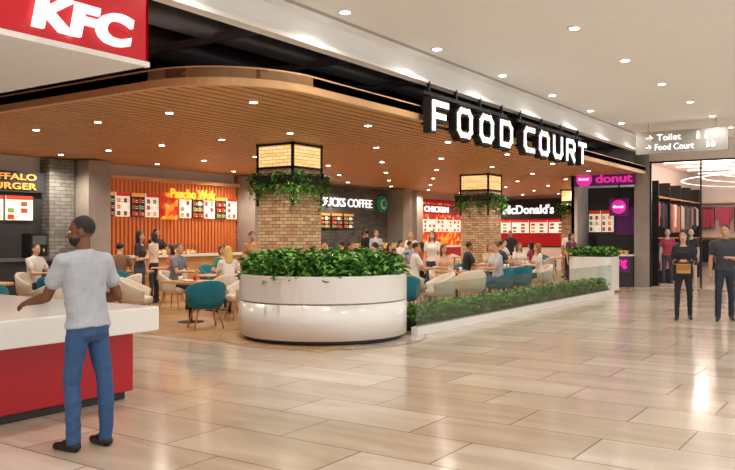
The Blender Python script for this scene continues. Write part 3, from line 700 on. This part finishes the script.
def S(x,y,tx,ty,fem,top,bot='#2a2a30',hair='#2a1c16',hst=None,skin='#d8a888',lean=5,H=None):
    seated(x,y,tx,ty,fem=bool(fem),H=H or (1.66 if fem else 1.75),top=top,bot=bot,hair=hair,hst=hst or('long' if fem else 'short'),skin=skin,lean=lean,hyaw=random.uniform(-20,20))
S(11.45,11.15,11.95,12.0,1,'#ece7e2',hair='#d8b36a',skin='#e0b090'); S(11.65,12.95,11.95,12.0,0,'#7c828c','#2a2f3a','#5a4030',lean=8); S(12.75,12.6,11.95,12.0,1,'#4a8a6a',hair='#3a261c',hst='bob')
S(14.15,9.3,13.4,8.55,1,'#b7343a',hair='#4a2a1c'); S(15.5,9.25,16.2,8.5,0,'#e4e2de','#2a3550',skin='#c08d6a'); S(16.9,9.25,16.2,8.5,1,'#e8b9a0','#dcd3c8','#6a3c20')
S(18.1,9.25,18.8,8.5,0,'#2a2c34','#2a3550',skin='#b98562',lean=8); S(19.5,9.25,18.8,8.5,1,'#d7c0a8',hair='#7a4a28',hst='bob'); S(19.8,12.0,19.8,11.2,0,'#8aa0b8',skin='#c08d6a')
S(14.4,13.1,14.4,13.9,1,'#caa0a8',hst='bob'); S(20.7,9.5,21.4,8.95,0,'#3d4a66'); S(16.5,11.8,16.5,11.0,0,'#5d6470',skin='#c08d6a'); S(19.5,7.8,18.8,8.5,1,'#e9e2da',hair='#9a6a38',skin='#e0b090')
S(11.4,14.5,12.2,14.9,0,'#8c6a50'); S(24.9,10.2,24.9,11.0,1,'#b04a60'); S(16.95,7.8,16.2,8.5,0,'#c8ccd2','#34598c',hair='#6a4a30'); S(15.4,11.8,15.4,11.0,1,'#e6e0da',hair='#b0804a')
S(18.7,12.0,18.7,11.2,1,'#9a4a5a'); S(22.1,9.5,21.4,8.95,1,'#efe8e0',hair='#5a3420'); S(9.4,14.65,9.7,13.7,0,'#d8d4ce'); S(26,11.8,26,11.0,0,'#dcdfe4'); S(12.9,14.4,12.2,14.9,1,'#d06a4a')
S(18.2,13.2,18.2,14.0,0,'#4a5a6a'); S(19.3,14.8,19.3,14.0,1,'#e8dfd4',hair='#6a3c20'); S(22.4,13.0,22.4,13.8,1,'#c46a50'); S(23.5,14.6,23.5,13.8,0,'#e4e6ea'); S(28.4,9.8,28.4,10.6,0,'#5a6a80'); S(15.4,10.2,15.4,11.0,0,'#a9b4c0','#34598c'); S(18.7,10.4,18.7,11.2,1,'#d9a0a8',hair='#4a2a1c')
def stand(x,y,dx,dy,**k): human('woman' if k.get('fem') else 'man',(x,y),heading(dx,dy),**k)
stand(13.2,15.45,-.4,1,fem=True,H=1.66,top='#d8c8b8',bot='#30343c',hair='#2a1c16',hst='bob',skin='#d8a888')
stand(11.0,13.3,.5,-1,fem=True,H=1.68,top='#3a3034',bot='#4a5568',hair='#1c1411',hst='long',skin='#d8a888',arms=('hold','down'))
stand(13.6,12.5,-.6,-1,fem=True,H=1.68,top='#c9835a',bot='#2a2a30',hair='#2a1c16',hst='bun',skin='#d8a888',arms=('hold','hold'))
stand(22.6,15.4,.1,1,H=1.78,top='#141416',bot='#141416',skin='#c08d6a')
stand(21.4,14.2,-.3,-1,H=1.76,top='#b7bfca',bot='#2a3550',skin='#d0a080',hair='#6a4a30')
stand(21.3,12.8,-1,-.3,fem=True,H=1.7,top='#f0ece6',bot='#2a2a30',hair='#b0804a',hst='long',skin='#e0b090',arms=('hold','down'))
stand(17.6,9.95,-1,-.2,fem=True,H=1.7,top='#f0ece6',bot='#3a4a66',hair='#6a4020',hst='long',skin='#e0b090')
stand(26.8,9.6,-1,-.2,H=1.78,top='#f0eeea',bot='#2a2a30',skin='#c08d6a')
stand(27.2,9.1,-1,-.3,fem=True,H=1.68,top='#c9404a',bot='#e5ddd2',hair='#2a1c16',hst='long',skin='#d8a888')
stand(28.0,12.4,-1,-.3,H=1.76,top='#26272c',bot='#26272c',skin='#c08d6a')
stand(14.5,16.85,0,-1,H=1.76,top='#1c1c20',bot='#1c1c20',skin='#c08d6a',arms=('table','table'))
stand(24.6,16.85,0,-1,fem=True,H=1.7,top='#1e5a40',bot='#1c1c20',skin='#d8a888',hst='bun',arms=('table','table'))
stand(23.3,8.3,-.5,-1,fem=True,H=1.66,top='#7a3a5a',bot='#2a2a30',hst='bob',skin='#d8a888')
for x,y,tp in((25.3,5.95,'#b8485f'),(25.5,5.3,'#2f2f36'),(25.8,3.6,'#d08a94'),(25.6,4.4,'#7b3f3a')):
    human('mannequin',(x,y,.008),heading(-1,-.1),1.78,'stand',True,skin='#cfc4bc',hst='none',vox=.016,top=tp,bot=random.choice(('#3c4250','#d9c4b8')),shoe='#cfc4bc',hair='#cfc4bc')
# ---------------------------------------------------------------- camera / world
cam=D.cameras.new('camera'); cam.lens=783/735*36; cam.sensor_width=36; cam.clip_end=200
co=D.objects.new('camera',cam); co.location=(0,0,1.6); co.rotation_euler=(math.radians(90),0,math.radians(-55.8)); COL.objects.link(co); SC.camera=co
w=D.worlds.new('world'); SC.world=w; w.use_nodes=True; w.node_tree.nodes['Background'].inputs[0].default_value=(1,.99,.97,1); w.node_tree.nodes['Background'].inputs[1].default_value=1.15
SC.view_settings.view_transform='Standard'; SC.view_settings.exposure=.16
